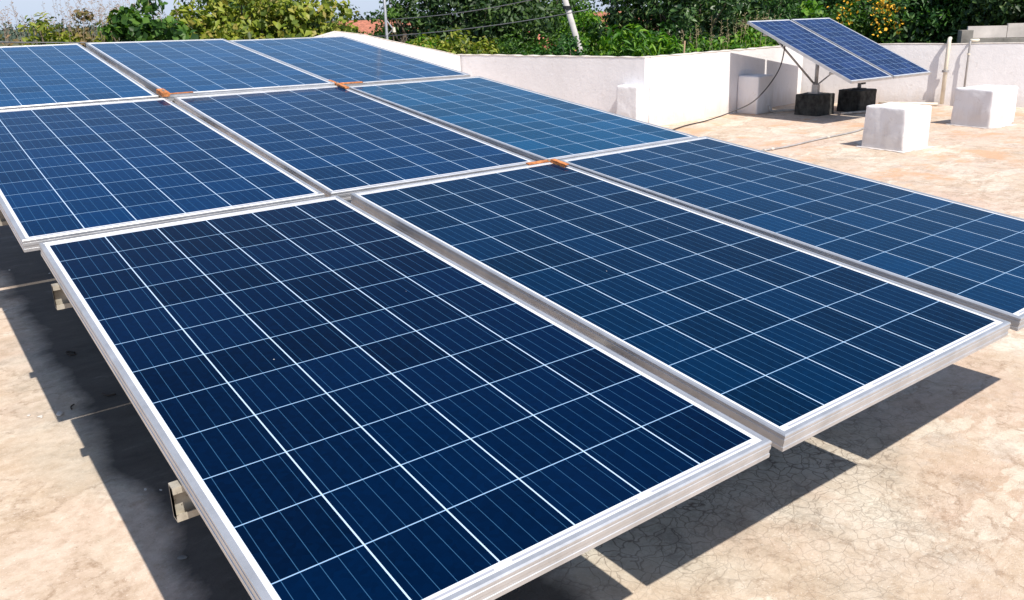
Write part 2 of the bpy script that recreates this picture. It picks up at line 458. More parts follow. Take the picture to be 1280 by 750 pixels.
# blocks and piers -------------------------------------------------
def rounded(bm, x0, y0, x1, y1, h, rad=.016, seed=0, taper=.02, amp=.0045):
    """hand-plastered cuboid: fine grid, rounded arrises, uneven faces"""
    from mathutils import noise as mn
    n = 24
    c = Vector(((x0 + x1) / 2, (y0 + y1) / 2, h / 2)); hs = Vector(((x1 - x0) / 2, (y1 - y0) / 2, h / 2))
    vd = {}
    def V(i, j, k):
        if (i, j, k) in vd: return vd[(i, j, k)]
        q = Vector(((2 * i / n - 1) * hs.x, (2 * j / n - 1) * hs.y, (2 * k / n - 1) * hs.z))
        inn = Vector([max(-(hs[a] - rad), min(hs[a] - rad, q[a])) for a in range(3)])
        if k == 0: inn.z = -hs.z
        d = q - inn
        if d.length > 1e-6: q = inn + d.normalized() * min(rad, max(d.length, 0)) if d.length > rad * .999 else inn + d.normalized() * rad if max(abs(d.x), abs(d.y), abs(d.z)) > rad * .98 else q
        t = (q.z + hs.z) / (2 * hs.z)
        q.x *= 1 - taper * t; q.y *= 1 - taper * t
        s3 = Vector((seed * 3.1, seed * 1.7, 0))
        w_ = Vector((mn.noise(q * 7 + s3), mn.noise(q * 7 + s3 + Vector((9, 0, 0))), mn.noise(q * 7 + s3 + Vector((0, 9, 0))))) * amp * 1.6
        w_ += Vector((mn.noise(q * 22 + s3), mn.noise(q * 22 + s3 + Vector((9, 0, 0))), mn.noise(q * 22 + s3 + Vector((0, 9, 0))))) * amp * .6
        if k == 0: w_.z = 0
        vd[(i, j, k)] = bm.verts.new(q + c + w_); return vd[(i, j, k)]
    for i in range(n):
        for j in range(n):
            for f in (lambda a, b: (a, b, 0), lambda a, b: (a, b, n), lambda a, b: (a, 0, b), lambda a, b: (a, n, b), lambda a, b: (0, a, b), lambda a, b: (n, a, b)):
                bm.faces.new([V(*f(i, j)), V(*f(i + 1, j)), V(*f(i + 1, j + 1)), V(*f(i, j + 1))])
def block(name, loc, w, d, h, label, mat, group=None, extra=None, rz=0, seed=0, foot=True):
    rr = random.Random(seed)
    root = empty(name, loc, label, 'block', group, rz)
    bm = bmesh.new(); rounded(bm, -w / 2, -d / 2, w / 2, d / 2, h, seed=seed)
    obj('block_body', bm, mat, root, True)
    if extra:
        bm = bmesh.new(); rounded(bm, *extra, seed=seed + 1); obj('block_extension', bm, mat, root, True)
    if foot:
        bm = bmesh.new()
        n = 90; ring = []
        for i in range(n):
            a = 2 * math.pi * i / n; c, s_ = math.cos(a), math.sin(a)
            k = 1 / max(abs(c), abs(s_))
            e = .040 + .018 * math.sin(i * .9 + seed) * math.sin(i * .37) + rr.uniform(-.006, .006)
            ring.append((c * k * (w / 2 + e), s_ * k * (d / 2 + e)))
        prism(bm, ring, .002, .007)
        obj('plaster_skirt', bm, M_BLOCK, root)
    return root
G1 = 'white blocks standing on the terrace'
block('white_block', (8.25, 1.85, 0), .46, .48, .44, 'white limewashed block standing nearest on the open terrace, right of the panels', M_BLOCK, G1, seed=2, rz=-.07)
block('white_block', (10.52, 2.02, 0), .46, .50, .45, 'white limewashed block at the far right in front of the pipes', M_BLOCK, G1, seed=4, rz=-.12,
      extra=(.225, -.17, .42, .24, .452))
block('white_block', (9.86, 4.90, 0), .42, .34, .53, 'white block in shade against the wall left of the panel table', M_BLOCK, G1, seed=6, rz=.10, foot=False)
block('wall_pier', (7.50, 5.02, 0), .26, .34, .55, 'low white pier built against the parapet corner just behind the panels', M_BLOCK, None, seed=8, rz=.16, foot=False)

# ------------------------------------------------------------------ solar panels
def frame_bm(W, Ln, sw=1.0):
    prof = [(0, -.040), (0, -.031), (.0014, -.0302), (.0014, -.0215), (0, -.0207), (0, -.0125), (.0012, -.0118), (.0012, -.0085), (0, -.0078), (0, -.0030),
            (.0028, 0), (.0115, 0), (.0125, -.0012), (.0125, -.0034), (.003, -.0036), (.003, -.0385), (.028, -.0385), (.028, -.040)]
    prof = [(a * sw, z) for a, z in prof]
    bm = bmesh.new(); rings = []
    for sx, sy in ((-1, -1), (1, -1), (1, 1), (-1, 1)):
        rings.append([bm.verts.new((sx * (W / 2 - a), sy * (Ln / 2 - a), z)) for a, z in prof])
    n = len(prof)
    for i in range(4):
        r0, r1 = rings[i], rings[(i + 1) % 4]
        for k in range(n):
            bm.faces.new((r0[k], r1[k], r1[(k + 1) % n], r0[(k + 1) % n]))
    return bm
def panel(M, label, color, scale=1.0, group='solar panels of the large array', parent=None, proto={}):
    root = empty('solar_panel'); root.matrix_world = M
    tag(root, label, 'solar panel', group)
    if 'f' not in proto:
        proto['f'] = obj('frame', frame_bm(.992, 1.956), M_ALU)
        bm = bmesh.new(); box(bm, -.4862, -.9682, -.0075, .4862, .9682, -.0038)
        proto['g'] = obj('glass', bm, M_GLASS)
        bm = bmesh.new(); box(bm, -.055, .78, -.030, .055, .90, -.0078, .004)
        proto['j'] = obj('junction_box', bm, M_BLACK)
        bm = bmesh.new()
        tube(bm, [(-.04, .79, -.02), (-.10, .6, -.035), (-.2, .45, -.03), (-.32, .3, -.03)], .003)
        tube(bm, [(.04, .79, -.02), (.10, .62, -.035), (.22, .5, -.03), (.32, .42, -.03)], .003)
        proto['c'] = obj('lead', bm, M_BLACK)
        parts = [proto['f'], proto['g'], proto['j'], proto['c']]
    else:
        parts = []
        for q in 'fgjc':
            c = proto[q].copy(); C.objects.link(c); parts.append(c)
    for c in parts: c.parent = root
    parts[3].parent = parts[2]
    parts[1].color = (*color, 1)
    return root
POSE = [
(0, 0, [0.4908, -0.9631, 0.7371], [[1.0, 0.00112, -0.00055], [-0.00117, 0.99454, -0.10436], [0.00043, 0.10436, 0.99454]]),
(0, 1, [1.5349, -0.9633, 0.7349], [[0.99998, 0.00487, -0.00362], [-0.00523, 0.99418, -0.10763], [0.00307, 0.10765, 0.99418]]),
(0, 2, [2.5641, -0.9626, 0.7356], [[0.99993, -0.01143, 0.00119], [0.01149, 0.99405, -0.10836], [5e-05, 0.10837, 0.99411]]),
(1, 0, [0.4498, 0.9991, 0.9678], [[1.0, -0.00153, 0.00232], [0.00179, 0.99276, -0.12009], [-0.00212, 0.1201, 0.99276]]),
(1, 1, [1.4873, 1.0332, 0.9586], [[0.99999, 0.00257, 0.00268], [-0.00222, 0.99247, -0.12246], [-0.00297, 0.12245, 0.99247]]),
(1, 2, [2.511, 1.0003, 0.9557], [[1.0, -0.0009, 0.00184], [0.00111, 0.9933, -0.11554], [-0.00172, 0.11554, 0.9933]]),
(2, 0, [0.4307, 3.0052, 1.2212], [[0.99999, 0.00289, -0.00198], [-0.00313, 0.99141, -0.13074], [0.00158, 0.13075, 0.99141]]),
(2, 1, [1.4587, 2.9726, 1.2224], [[0.99996, 0.00323, 0.00826], [-0.00215, 0.99185, -0.12741], [-0.0086, 0.12738, 0.99182]]),
(2, 2, [2.4917, 3.0111, 1.2032], [[0.99997, 0.0077, 0.00119], [-0.00748, 0.99192, -0.12664], [-0.00216, 0.12663, 0.99195]]),
]
PLAB = [['nearest dark blue solar panel at the lower left of the array', 'dark blue solar panel in the middle of the nearest row', 'dark blue solar panel at the right end of the nearest row, beside the open terrace'],
        ['blue solar panel at the left end of the middle row', 'blue solar panel in the centre of the array with neighbours on all sides', 'teal tinted solar panel at the right end of the middle row'],
        ['blue solar panel at the left end of the farthest row', 'blue solar panel in the middle of the farthest row', 'pale blue solar panel at the right end of the farthest row near the sloping parapet']]
COL = [[(.0000, .0074, .032), (.0000, .0140, .048), (.0001, .0220, .070)],  # sky reflection partly put into the base tints, paler on farther panels
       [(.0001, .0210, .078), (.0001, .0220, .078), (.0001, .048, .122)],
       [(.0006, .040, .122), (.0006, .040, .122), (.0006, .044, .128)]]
PM = {}
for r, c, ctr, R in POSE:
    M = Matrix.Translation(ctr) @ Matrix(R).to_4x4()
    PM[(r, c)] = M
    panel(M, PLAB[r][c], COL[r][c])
def pp(r, c, u, v, z):   # u from the left outer edge, v from the upper outer edge
    return PM[(r, c)] @ Vector((u - .496, .978 - v, z))

# supporting structure
ms = empty('mounting_structure', (1.5, 1.0, 0), 'weathered steel purlins and short posts carrying the large solar array', 'mounting structure')
org = Vector(ms.location)
def purlin_bm(a, b, h=.072, fl=.026, t=.0035, lip=.014):
    bm = bmesh.new(); a = Vector(a) - org; b = Vector(b) - org
    fl = -fl; t_ = t
    prof = [(0, 0), (fl, 0), (fl, -lip), (fl + t, -lip), (fl + t, -t), (-t, -t), (-t, -h + t), (fl + t, -h + t), (fl + t, -h + lip), (fl, -h + lip), (fl, -h), (0, -h)]
    va = [bm.verts.new(a + Vector((0, y, z))) for y, z in prof]; vb = [bm.verts.new(b + Vector((0, y, z))) for y, z in prof]
    n = len(prof)
    for k in range(n): bm.faces.new((va[k], va[(k + 1) % n], vb[(k + 1) % n], vb[k]))
    bm.faces.new(va[::-1]); bm.faces.new(vb)
    bmesh.ops.triangulate(bm, faces=[f for f in bm.faces if len(f.verts) > 4])
    return bm
for r in range(3):
    for v in (.24, 1.36):
        a = pp(r, 0, -.016, v, -.043); b = pp(r, 2, 1.02, v, -.043)
        zz = min(a.z, b.z) - .004
        a.z = zz; b.z = zz
        obj('purlin', purlin_bm(a, b), M_STEEL, ms)
        if r == 0 and v > 1: continue
        for u in (.55, 1.55, 2.5):
            px_, py_ = a.x + u, a.y - .02
            bm = bmesh.new(); o3 = Vector((px_, py_, 0)) - org
            box(bm, o3.x - .025, o3.y - .02, .012, o3.x + .025, o3.y + .02, zz - .089)
            box(bm, o3.x - .07, o3.y - .07, .0, o3.x + .07, o3.y + .07, .010)
            obj('post', bm, M_STEEL, ms)
for c, u in ((0, .55), (1, .55), (2, .5)):
    bm = bmesh.new()
    tube(bm, [pp(2, c, u, .1, -.165) - org, pp(0, c, u, 1.6, -.165) - org], .016, 6)
    obj('rafter', bm, M_STEEL, ms)

# orange plates over the joints
def orange(label, M, bars, seed=0):
    root = empty('orange_clamp_plate', M.translation, label, 'clamp', 'orange plates over the panel joints')
    root.matrix_world = M
    bm = bmesh.new()
    for (x0, y0, x1, y1, z0, z1) in bars: box(bm, x0, y0, z0, x1, y1, z1, .0015)
    obj('plate', bm, M_ORANGE, root)
    bm = bmesh.new()
    bmesh.ops.create_cone(bm, cap_ends=True, segments=6, radius1=.007, radius2=.007, depth=.007, matrix=Matrix.Translation((.0, .0, bars[0][5] + .0033)))
    obj('bolt_head', bm, M_STEEL, root)
def jm(r, c, du=0, dv=0):     # joint right of panel (r,c)'s lower right corner
    p = pp(r, c, .992, 1.956, 0); q = pp(r, c + 1, 0, 1.956, 0)
    M = PM[(r, c)].copy(); M.translation = (p + q) / 2 + PM[(r, c)].to_3x3() @ Vector((du, dv, 0))
    return M
orange('T shaped orange plate at the joint right of the centre top', jm(2, 1, 0, -.02),
       [(-.013, -.13, .015, .12, -.004, .005), (.016, -.022, .165, .004, .001, .007)])
orange('blocky orange plate at the joint with the thin strip, above the left middle panel', jm(2, 0, 0, -.02),
       [(-.020, -.045, .020, .070, .000, .024), (.021, .004, .16, .020, .001, .006)])
orange('flat orange L shaped strip with a dark underside at the joint nearest the teal panel', jm(1, 1, 0.0, -.045),
       [(-.115, -.006, .03, .020, .006, .011), (.004, -.105, .028, -.007, .014, .019), (.004, -.1, .010, -.01, -.02, .013)])

# small tilted table of two panels
CT = Vector(CAM)
T0 = CT + .925 * (Vector((10.1801, 5.3638, 1.2715)) - CT)
yaw, tilt = -.022, .4146
RT = Matrix.Rotation(yaw, 4, 'Z') @ Matrix.Rotation(tilt, 4, 'X')
sc = .925
TL = [((.496) * sc), ((2.01 - .496) * sc)]
tp = []
for i, lab in enumerate(('left hand blue panel of the small steeply tilted pair on concrete blocks', 'right hand blue panel of the small steeply tilted pair, nearer the lilac wall')):
    M = Matrix.Translation(T0) @ RT @ Matrix.Translation((TL[i], -.978 * sc, 0)) @ Matrix.Diagonal((sc * .975, sc, sc, 1))
    tp.append(panel(M, lab, (.016, .034, .105), group='solar panels of the small tilted table'))
def tpt(u, v, z=0): return (Matrix.Translation(T0) @ RT) @ Vector((u * sc, -v * sc, z))
st = empty('panel_stand', (10.6, 4.1, 0), 'galvanised stand of posts and braces holding the two tilted panels on dark blocks', 'stand')
so = Vector(st.location)
def part_tube(name, pts, r, mat=M_GALV, parent=st, o0=so, seg=8):
    bm = bmesh.new(); tube(bm, [Vector(p) - o0 for p in pts], r, seg); return obj(name, bm, mat, parent, True)
b1 = Vector((10.22, 4.16, .29)); b2 = Vector((10.93, 3.93, .31))
for vv in (.35, 1.6):
    part_tube('rail', [tpt(.02, vv, -.055), tpt(1.99, vv, -.055)], .018)
for uu in (.45, 1.55):
    part_tube('rafter', [tpt(uu, .12, -.085), tpt(uu, 1.85, -.085)], .018)
def zunder(x, y):
    # height of the panel underside at x,y
    n = RT.to_3x3() @ Vector((0, 0, 1)); return T0.z - ((x - T0.x) * n.x + (y - T0.y) * n.y) / n.z - .10
part_tube('post', [b1, (b1.x, b1.y, zunder(b1.x, b1.y))], .026)
part_tube('post', [b2, (b2.x, b2.y, zunder(b2.x, b2.y))], .026)
bm = bmesh.new(); q = b1 - so; box(bm, q.x - .07, q.y - .07, q.z - .001, q.x + .07, q.y + .07, q.z + .012); box(bm, q.x - .03, q.y - .045, q.z + .011, q.x + .03, q.y + .045, q.z + .12); obj('base_plate', bm, M_GALV, st)
bm = bmesh.new(); q = b2 - so; box(bm, q.x - .07, q.y - .07, q.z - .001, q.x + .07, q.y + .07, q.z + .012); box(bm, q.x + .02, q.y - .03, q.z + .06, q.x + .11, q.y + .03, q.z + .10); obj('base_plate', bm, M_BLACK, st)
part_tube('brace', [b1 + Vector((0, 0, .10)), tpt(.22, .35, -.06)], .014)
part_tube('brace', [b1 + Vector((0, 0, .10)), tpt(.95, 1.25, -.06)], .010)
part_tube('brace', [b2 + Vector((0, 0, .08)), tpt(1.75, .75, -.06)], .012)
G2 = 'dark footing blocks under the tilted panels'
block('footing_block', (10.22, 4.16, 0), .40, .38, .285, 'mossy dark concrete footing block under the left post of the tilted panels', M_CONC, G2, seed=12, foot=False)
block('footing_block', (10.93, 3.95, 0), .42, .36, .305, 'black concrete footing block under the right post, partly behind the nearest white block', M_CONC, G2, seed=14, foot=False)

# pipes and cables
def run(name, pts, r, mat, label, cat, group=None, seg=8, smooth=True, ends=None):
    o0 = Vector(pts[0]); bm = bmesh.new(); tube(bm, [Vector(p) - o0 for p in pts], r, seg)
    o = obj(name, bm, mat, None, smooth); o.location = o0; return tag(o, label, cat, group)
def curve(pts, n=8):
    pts = [Vector(p) for p in pts]; out = []
    P = [pts[0]] + pts + [pts[-1]]
    for i in range(1, len(P) - 2):
        for k in range(n):
            t = k / n
            out.append(.5 * ((2 * P[i]) + (-P[i - 1] + P[i + 1]) * t + (2 * P[i - 1] - 5 * P[i] + 4 * P[i + 1] - P[i + 2]) * t * t + (-P[i - 1] + 3 * P[i] - 3 * P[i + 1] + P[i + 2]) * t ** 3))
    out.append(pts[-1]); return out
wd = (Vector(E_) - Vector(D_)).normalized(); wn = Vector((wd.y, -wd.x)) * 1.0
if wn.x > 0: wn = -wn
def rw(s, off, z): 
    q = Vector(D_) + wd * s + wn * off; return (q.x, q.y, z)
def rw_s(px, z=.5):
    d = ray(px, 90); 
    A = np.array([[d[0], -wd.x], [d[1], -wd.y]]); t = np.linalg.solve(A, np.array([D_[0] - CAM[0], D_[1] - CAM[1]])); return t[1]
s1 = rw_s(1182); s2 = rw_s(1208)
pr = empty('drain_pipe', rw(s1, .04, 0), 'thick cream pipe climbing the lilac parapet and hooking over its top', 'pipe')
po = Vector(pr.location)
def ptube(name, pts, r, mat, parent, o0):
    bm = bmesh.new(); tube(bm, [Vector(p) - o0 for p in pts], r, 10); return obj(name, bm, mat, parent, True)
ptube('pipe', [rw(s1, .045, .03), rw(s1, .045, .90), rw(s1, .03, .935), rw(s1, -.02, .95), rw(s1, -.16, .95)], .028, M_PIPE, pr, po)
bm = bmesh.new(); q = Vector(rw(s1, .045, .5)) - po
bmesh.ops.create_cone(bm, cap_ends=True, segments=12, radius1=.048, radius2=.048, depth=.03, matrix=Matrix.Translation(q)); obj('clamp', bm, M_GPIPE, pr)
ptube('foot_pipe', [rw(s1 - .05, .07, .03), rw(s1 - .85, .09, .03)], .022, M_PIPE, pr, po)
pr = empty('conduit', rw(s2, .02, 0), 'thin grey conduit climbing the lilac parapet beside the cream pipe', 'pipe')
po = Vector(pr.location)
ptube('pipe', [rw(s2, .028, .0), rw(s2, .028, .86), rw(s2, .02, .90), rw(s2, -.03, .915)], .014, M_GPIPE, pr, po)
ptube('end_pipe', [rw(s2 , -.02, .925), rw(s2 + .10, -.12, .925)], .022, M_PIPE, pr, po)
bm = bmesh.new(); q = Vector(rw(s2, .03, .74)) - po
bmesh.ops.create_cone(bm, cap_ends=True, segments=10, radius1=.022, radius2=.022, depth=.025, matrix=Matrix.Translation(q)); obj('clamp', bm, M_PIPE, pr)
run('cable', curve([tpt(.30, .55, -.06), (9.75, 4.45, .62), (9.35, 4.50, .25), (9.0, 4.66, .09), (8.6, 4.72, .016), (8.1, 4.62, .012), (7.5, 4.4, .012), (6.9, 4.2, .012)]), .008, M_CABLE,
    'black cable sagging from the tilted panels down to the floor along the wall', 'cable')
pr = empty('floor_conduit', (8, 2.7, 0), 'thin grey conduit with pale couplings lying across the open terrace floor', 'pipe')
po = Vector((8, 2.7, 0))
fc = curve([(9.6, 2.95, .014), (9.0, 2.75, .014), (8.2, 2.70, .014), (7.5, 2.63, .014), (7.0, 2.64, .014), (6.2, 2.5, .014)], 5)
ptube('pipe', fc, .009, M_GPIPE, pr, po)
for x_, y_ in ((8.35, 2.705), (7.22, 2.633), (7.1, 2.638)):
    ptube('coupling', [(x_ - .02, y_, .016), (x_ + .02, y_, .016)], .015, M_WPIPE, pr, po)
run('floor_pipe', [(9.95, 4.72, .10), (9.96, 4.70, .03), (10.2, 4.50, .03), (10.45, 4.38, .03)], .018, M_WPIPE, 'short dusty pipe lying behind the mossy footing block', 'pipe', seg=8)
run('floor_pipe', [(10.35, 3.82, .02), (11.35, 3.55, .02)], .016, M_WPIPE, 'dusty pipe lying along the floor in front of the black footing block', 'pipe')
# ledge at the foot of the shaded wall
bm = bmesh.new()
la = Vector((10.15, 5.10)); lb = Vector(D_) + Vector((-.05, -.04))
# small debris on the floor
def pebble(name, x, y, r, mat, label, cat, group, flat=.35, seed=0):
    bm = bmesh.new(); bmesh.ops.create_icosphere(bm, subdivisions=2, radius=r)
    rr = random.Random(seed)
    sx, sy = rr.uniform(.8, 1.5), rr.uniform(.5, .9); a = rr.uniform(0, 3.1)
    for v in bm.verts:
        v.co = Vector((v.co.x * sx, v.co.y * sy, v.co.z * flat)) * rr.uniform(.88, 1.1)
    o = obj(name, bm, mat, None, True); o.location = (x, y, r * flat * .8); o.rotation_euler.z = a
    return tag(o, label, cat, group)
M_CHIP = simple('pale_plaster_chip', (.62, .58, .54), .9)
M_PEB = simple('grey_pebble', (.20, .19, .18), .9)
M_LEAF = simple('dead_leaf', (.05, .035, .025), .9)
def gpt(px, py):
    d = ray(px, py); t = -CAM[2] / d[2]; return CAM[0] + d[0] * t, CAM[1] + d[1] * t
for i, (px, py, r) in enumerate([(75, 518, .016), (36, 520, .009), (50, 521, .008), (52, 522, .007), (12, 338, .010), (36, 437, .007), (182, 612, .006), (201, 613, .006), (62, 342, .007), (8, 388, .012)]):
    pebble('plaster_chip', *gpt(px, py), r, M_CHIP, 'small pale plaster chip lying on the floor left of the array', 'debris', 'pale chips scattered on the floor left of the array', seed=i)
pebble('stone', *gpt(703, 691), .016, M_CHIP, 'flat oval pebble on the black stain below the nearest panel edge', 'stone', None, seed=31)
pebble('stone', *gpt(228, 698), .012, M_PEB, 'small dark lump on the shaded floor beside the nearest panel', 'stone', None, seed=33)
def twig(pts, label, r=.004):
    P = [(*gpt(*q), .006) for q in pts]
    return run('dry_leaf_stalk', curve(P, 4), r, M_LEAF, label, 'twig', seg=5)
twig([(96, 444), (88, 445), (83, 442), (88, 441), (94, 442)], 'curled dark leaf stalk on the shaded floor beside the middle of the panel edge')
twig([(128, 493), (135, 496), (145, 494)], 'dark bent leaf stalk lying close to the panel edge near the light strip')
twig([(90, 513), (89, 510), (93, 507)], 'tiny hooked dark stalk near the light strip', .003)
for i, (px, py) in enumerate([(112, 350), (116, 352)][:0]): pass

# ------------------------------------------------------------------ neighbours
nw = empty('neighbour_wall', at_dist(1245, 15.2, -3.4), 'pale concrete wall with post and ledge beyond the lilac parapet at the far right', 'wall')
a = at_dist(1203, 15.0); b = at_dist(1390, 15.6); no = Vector(nw.location)
d = (b - a).normalized(); nn = Vector((-d.y, d.x, 0))
def slab(name, s0, s1, z0, z1, t0, t1, mat):
    bm = bmesh.new(); pts = []
    for s_, t_ in ((s0, t0), (s1, t0), (s1, t1), (s0, t1)):
        q = a + d * s_ + nn * t_ - no; pts.append((q.x, q.y))
    prism(bm, pts, z0 + 3.4, z1 + 3.4); return obj(name, bm, mat, nw)
Lw = (b - a).length
zt = zpix(1245, 31, 15.2); zl = zpix(1245, 48, 15.2)
slab('post', 0, .16, -3.4, zpix(1205, 38, 15) , -.04, .2, M_GREYC)
slab('ledge', .162, Lw, -3.4, zl, 0, .16, M_GREYC)
for i in range(7):
    slab('wall_panel', .163 + i * .56, .163 + (i + 1) * .56 - .008, zl + .002, zt - .02 + .03 * (i % 2), .30, .36, M_PALEC)

def house(px, D, pyt, w, dd, wallm, label, name='house', roof=True, rz=.3):
    base = at_dist(px, D, -3.4); zt = zpix(px, pyt, D) + 3.4
    root = empty(name, base, label, 'house', rz=rz)
    wh = zt * (.78 if roof else 1)
    bm = bmesh.new(); box(bm, -w / 2, -dd / 2, 0, w / 2, dd / 2, wh); obj('wall', bm, wallm, root)
    bm = bmesh.new()
    if roof:
        o_ = .35
        v = [bm.verts.new(q) for q in ((-w/2-o_, -dd/2-o_, wh), (w/2+o_, -dd/2-o_, wh), (w/2+o_, dd/2+o_, wh), (-w/2-o_, dd/2+o_, wh), (-w/2-o_, 0, zt), (w/2+o_, 0, zt))]
        for f in ((0, 1, 5, 4), (2, 3, 4, 5), (0, 4, 3), (1, 2, 5), (0, 3, 2, 1)): bm.faces.new([v[i] for i in f])
        obj('roof', bm, M_TILE, root)
    else:
        box(bm, -w/2-.15, -dd/2-.15, wh + .002, w/2+.15, dd/2+.15, wh + .22); obj('roof', bm, M_PAINT, root)
    for k in range(max(2, int(w / 3))):
        x = -w / 2 + (k + .5) * w / max(2, int(w / 3))
        bm = bmesh.new(); box(bm, x - .5, -dd/2 - .03, wh * .45, x + .5, -dd/2 + .02, wh * .45 + 1.2); obj('window', bm, M_WIN, root)
    return root
house(462, 70, 25, 7, 6, M_PAINT, 'pale low house far off in the gap left of the metal mast')
house(776, 95, 14, 12, 9, M_BRICK, 'long reddish house far off in the gap right of the concrete pole', roof=True, rz=-.3)
house(1168, 22, 51, 3.4, 3, M_PAINT, 'orange tiled roof peeping above the lilac parapet left of the cream pipe', rz=-.5)
house(1156, 27, 30, 1.7, 2, simple('whitewash', (.72, .72, .76), .9), 'narrow white outbuilding half hidden by trees behind the yellow flowers', roof=False, rz=-.5)

# poles and wires
def pole(name, px, D, pyt_z, r0, r1, mat, label, lean=(0, 0), cat='pole'):
    base = at_dist(px, D, -3.4)
    root = empty(name, base, label, cat)
    bm = bmesh.new(); h = pyt_z + 3.4
    tube(bm, [(0, 0, 0), (lean[0] * h * .5, lean[1] * h * .5, h * .5), (lean[0] * h, lean[1] * h, h)], r0, 10, r1)
    obj('shaft', bm, mat, root, True); return root, h
q, h = pole('utility_pole', 808, 16.6, 2.5, .085, .05, M_POLE, 'leaning pale concrete pole standing in the bushes behind the middle parapet', lean=(-.24, .18))
bm = bmesh.new(); bmesh.ops.create_cone(bm, cap_ends=True, segments=12, radius1=.08, radius2=.08, depth=.06, matrix=Matrix.Translation((-.24 * 4.95, .18 * 4.95, 4.95))); obj('clamp_band', bm, M_BLACK, q)
q, h = pole('utility_pole', 672, 30, 6.5, .11, .08, M_POLE, 'thin pale pole behind the pink flowering bush', lean=(-.01, .0))
q, h = pole('utility_pole', 981, 34, 6.5, .10, .07, M_POLE, 'thin distant pole above the top edge of the tilted panels')
q, h = pole('metal_mast', 482.5, 14.6, 4.0, .028, .024, M_GALV, 'thin metal mast with a triangular bracket holding wires', cat='mast')
z1, z2, z3 = zpix(483, 24, 14) + 3.4, zpix(491, 37, 14) + 3.4, zpix(483, 46, 14) + 3.4
bm = bmesh.new(); tube(bm, [(0, 0, z1), (.09, -.07, z2)], .012, 6); tube(bm, [(0, 0, z3), (.09, -.07, z2)], .010, 6); obj('bracket', bm, M_GALV, q)
bm = bmesh.new(); bmesh.ops.create_cone(bm, cap_ends=True, segments=10, radius1=.03, radius2=.02, depth=.08, matrix=Matrix.Translation((.10, -.078, z2 - .01))); obj('insulator', bm, M_PIPE, q)
def wire(pa, pb, r, label, sag=.12):
    a, b = Vector(pa), Vector(pb); P = []
    for i in range(17):
        t = i / 16; q = a.lerp(b, t); q.z -= sag * 4 * t * (1 - t); P.append(q)
    run('overhead_wire', P, r, M_WIRE, label, 'wire', 'wires running from the metal mast', seg=5)
def wp(px, py, D): v = at_dist(px, D); v.z = zpix(px, py, D); return v
wire(wp(490, 24, 14), wp(735, -18, 12.4), .007, 'upper wire running right from the metal mast across the dark tree', .08)
wire(wp(484, 45, 14), wp(735, 12, 13.2), .007, 'lower wire running right from the metal mast across the dark tree', .05)
wire(wp(-60, 52, 12.0), wp(482, 45, 14), .008, 'thin wire running left of the metal mast in front of the yellow green bushes', .05)

# ------------------------------------------------------------------ vegetation
def leaves_mesh(name, pts, nrm, size, mat, parent, aspect=.5, asp_var=.15, stuff=None):
    n = len(pts)
    nrm = nrm / (np.linalg.norm(nrm, axis=1, keepdims=True) + 1e-9)
    ax = RNG.normal(size=(n, 3)); ax -= nrm * (ax * nrm).sum(1, keepdims=True); ax /= np.linalg.norm(ax, axis=1, keepdims=True)
    ax[:, 2] -= .35; ax /= np.linalg.norm(ax, axis=1, keepdims=True)
    bx = np.cross(nrm, ax); bx /= (np.linalg.norm(bx, axis=1, keepdims=True) + 1e-9)
    s = (size * RNG.uniform(.6, 1.35, n))[:, None]
    wd_ = s * (aspect + RNG.uniform(-asp_var, asp_var, n)[:, None])
    fold = s * .10
    v0 = pts - ax * s * .5
    v1 = pts + bx * wd_ * .5 + nrm * fold - ax * s * .05
    v2 = pts + ax * s * .5 - nrm * fold * .8
    v3 = pts - bx * wd_ * .5 + nrm * fold - ax * s * .05
    V = np.stack([v0, v1, v2, v3], 1).reshape(-1, 3)
    i = np.arange(n) * 4
    F = np.stack([i, i + 1, i + 2, i, i + 2, i + 3], 1).reshape(-1)
    me = bpy.data.meshes.new(name)
    me.vertices.add(len(V)); me.vertices.foreach_set('co', V.astype(np.float32).ravel())
    nf = 2 * n
    me.loops.add(nf * 3); me.loops.foreach_set('vertex_index', F.astype(np.int32))
    me.polygons.add(nf); me.polygons.foreach_set('loop_start', np.arange(nf, dtype=np.int32) * 3)
    me.update(calc_edges=True)
    me.materials.append(mat)
    o = bpy.data.objects.new(name, me); C.objects.link(o)
    if parent: o.parent = parent
    return o
def crown_points(rx, ry, z0, z1, nclump, per, cr, up=.5):
    """leaf positions in clumps spread through an ellipsoid; local coordinates"""
    zc, rz = (z0 + z1) / 2, (z1 - z0) / 2
    d = RNG.normal(size=(nclump, 3)); d /= np.linalg.norm(d, axis=1, keepdims=True)
    rad = RNG.uniform(.25, 1.0, nclump) ** .45
    rad *= RNG.uniform(.82, 1.12, nclump)
    cc = d * rad[:, None] * np.array([rx, ry, rz]) + np.array([0, 0, zc])
    k = (RNG.uniform(.5, 1.5, nclump) * per).astype(int)
    idx = np.repeat(np.arange(nclump), k)
    cs = (cr * RNG.uniform(.6, 1.4, nclump))[idx][:, None]
    dd = RNG.normal(size=(len(idx), 3)); dd /= np.linalg.norm(dd, axis=1, keepdims=True)
    rr = RNG.uniform(0, 1, len(idx))[:, None] ** .5
    off = dd * rr * cs * np.array([1, 1, .75])
    pts = cc[idx] + off
    out = dd * .8 + (pts - np.array([0, 0, zc])) / np.array([rx, ry, rz]) * .5
    out[:, 2] += up; out += RNG.normal(size=out.shape) * .55
    return pts, out, cc
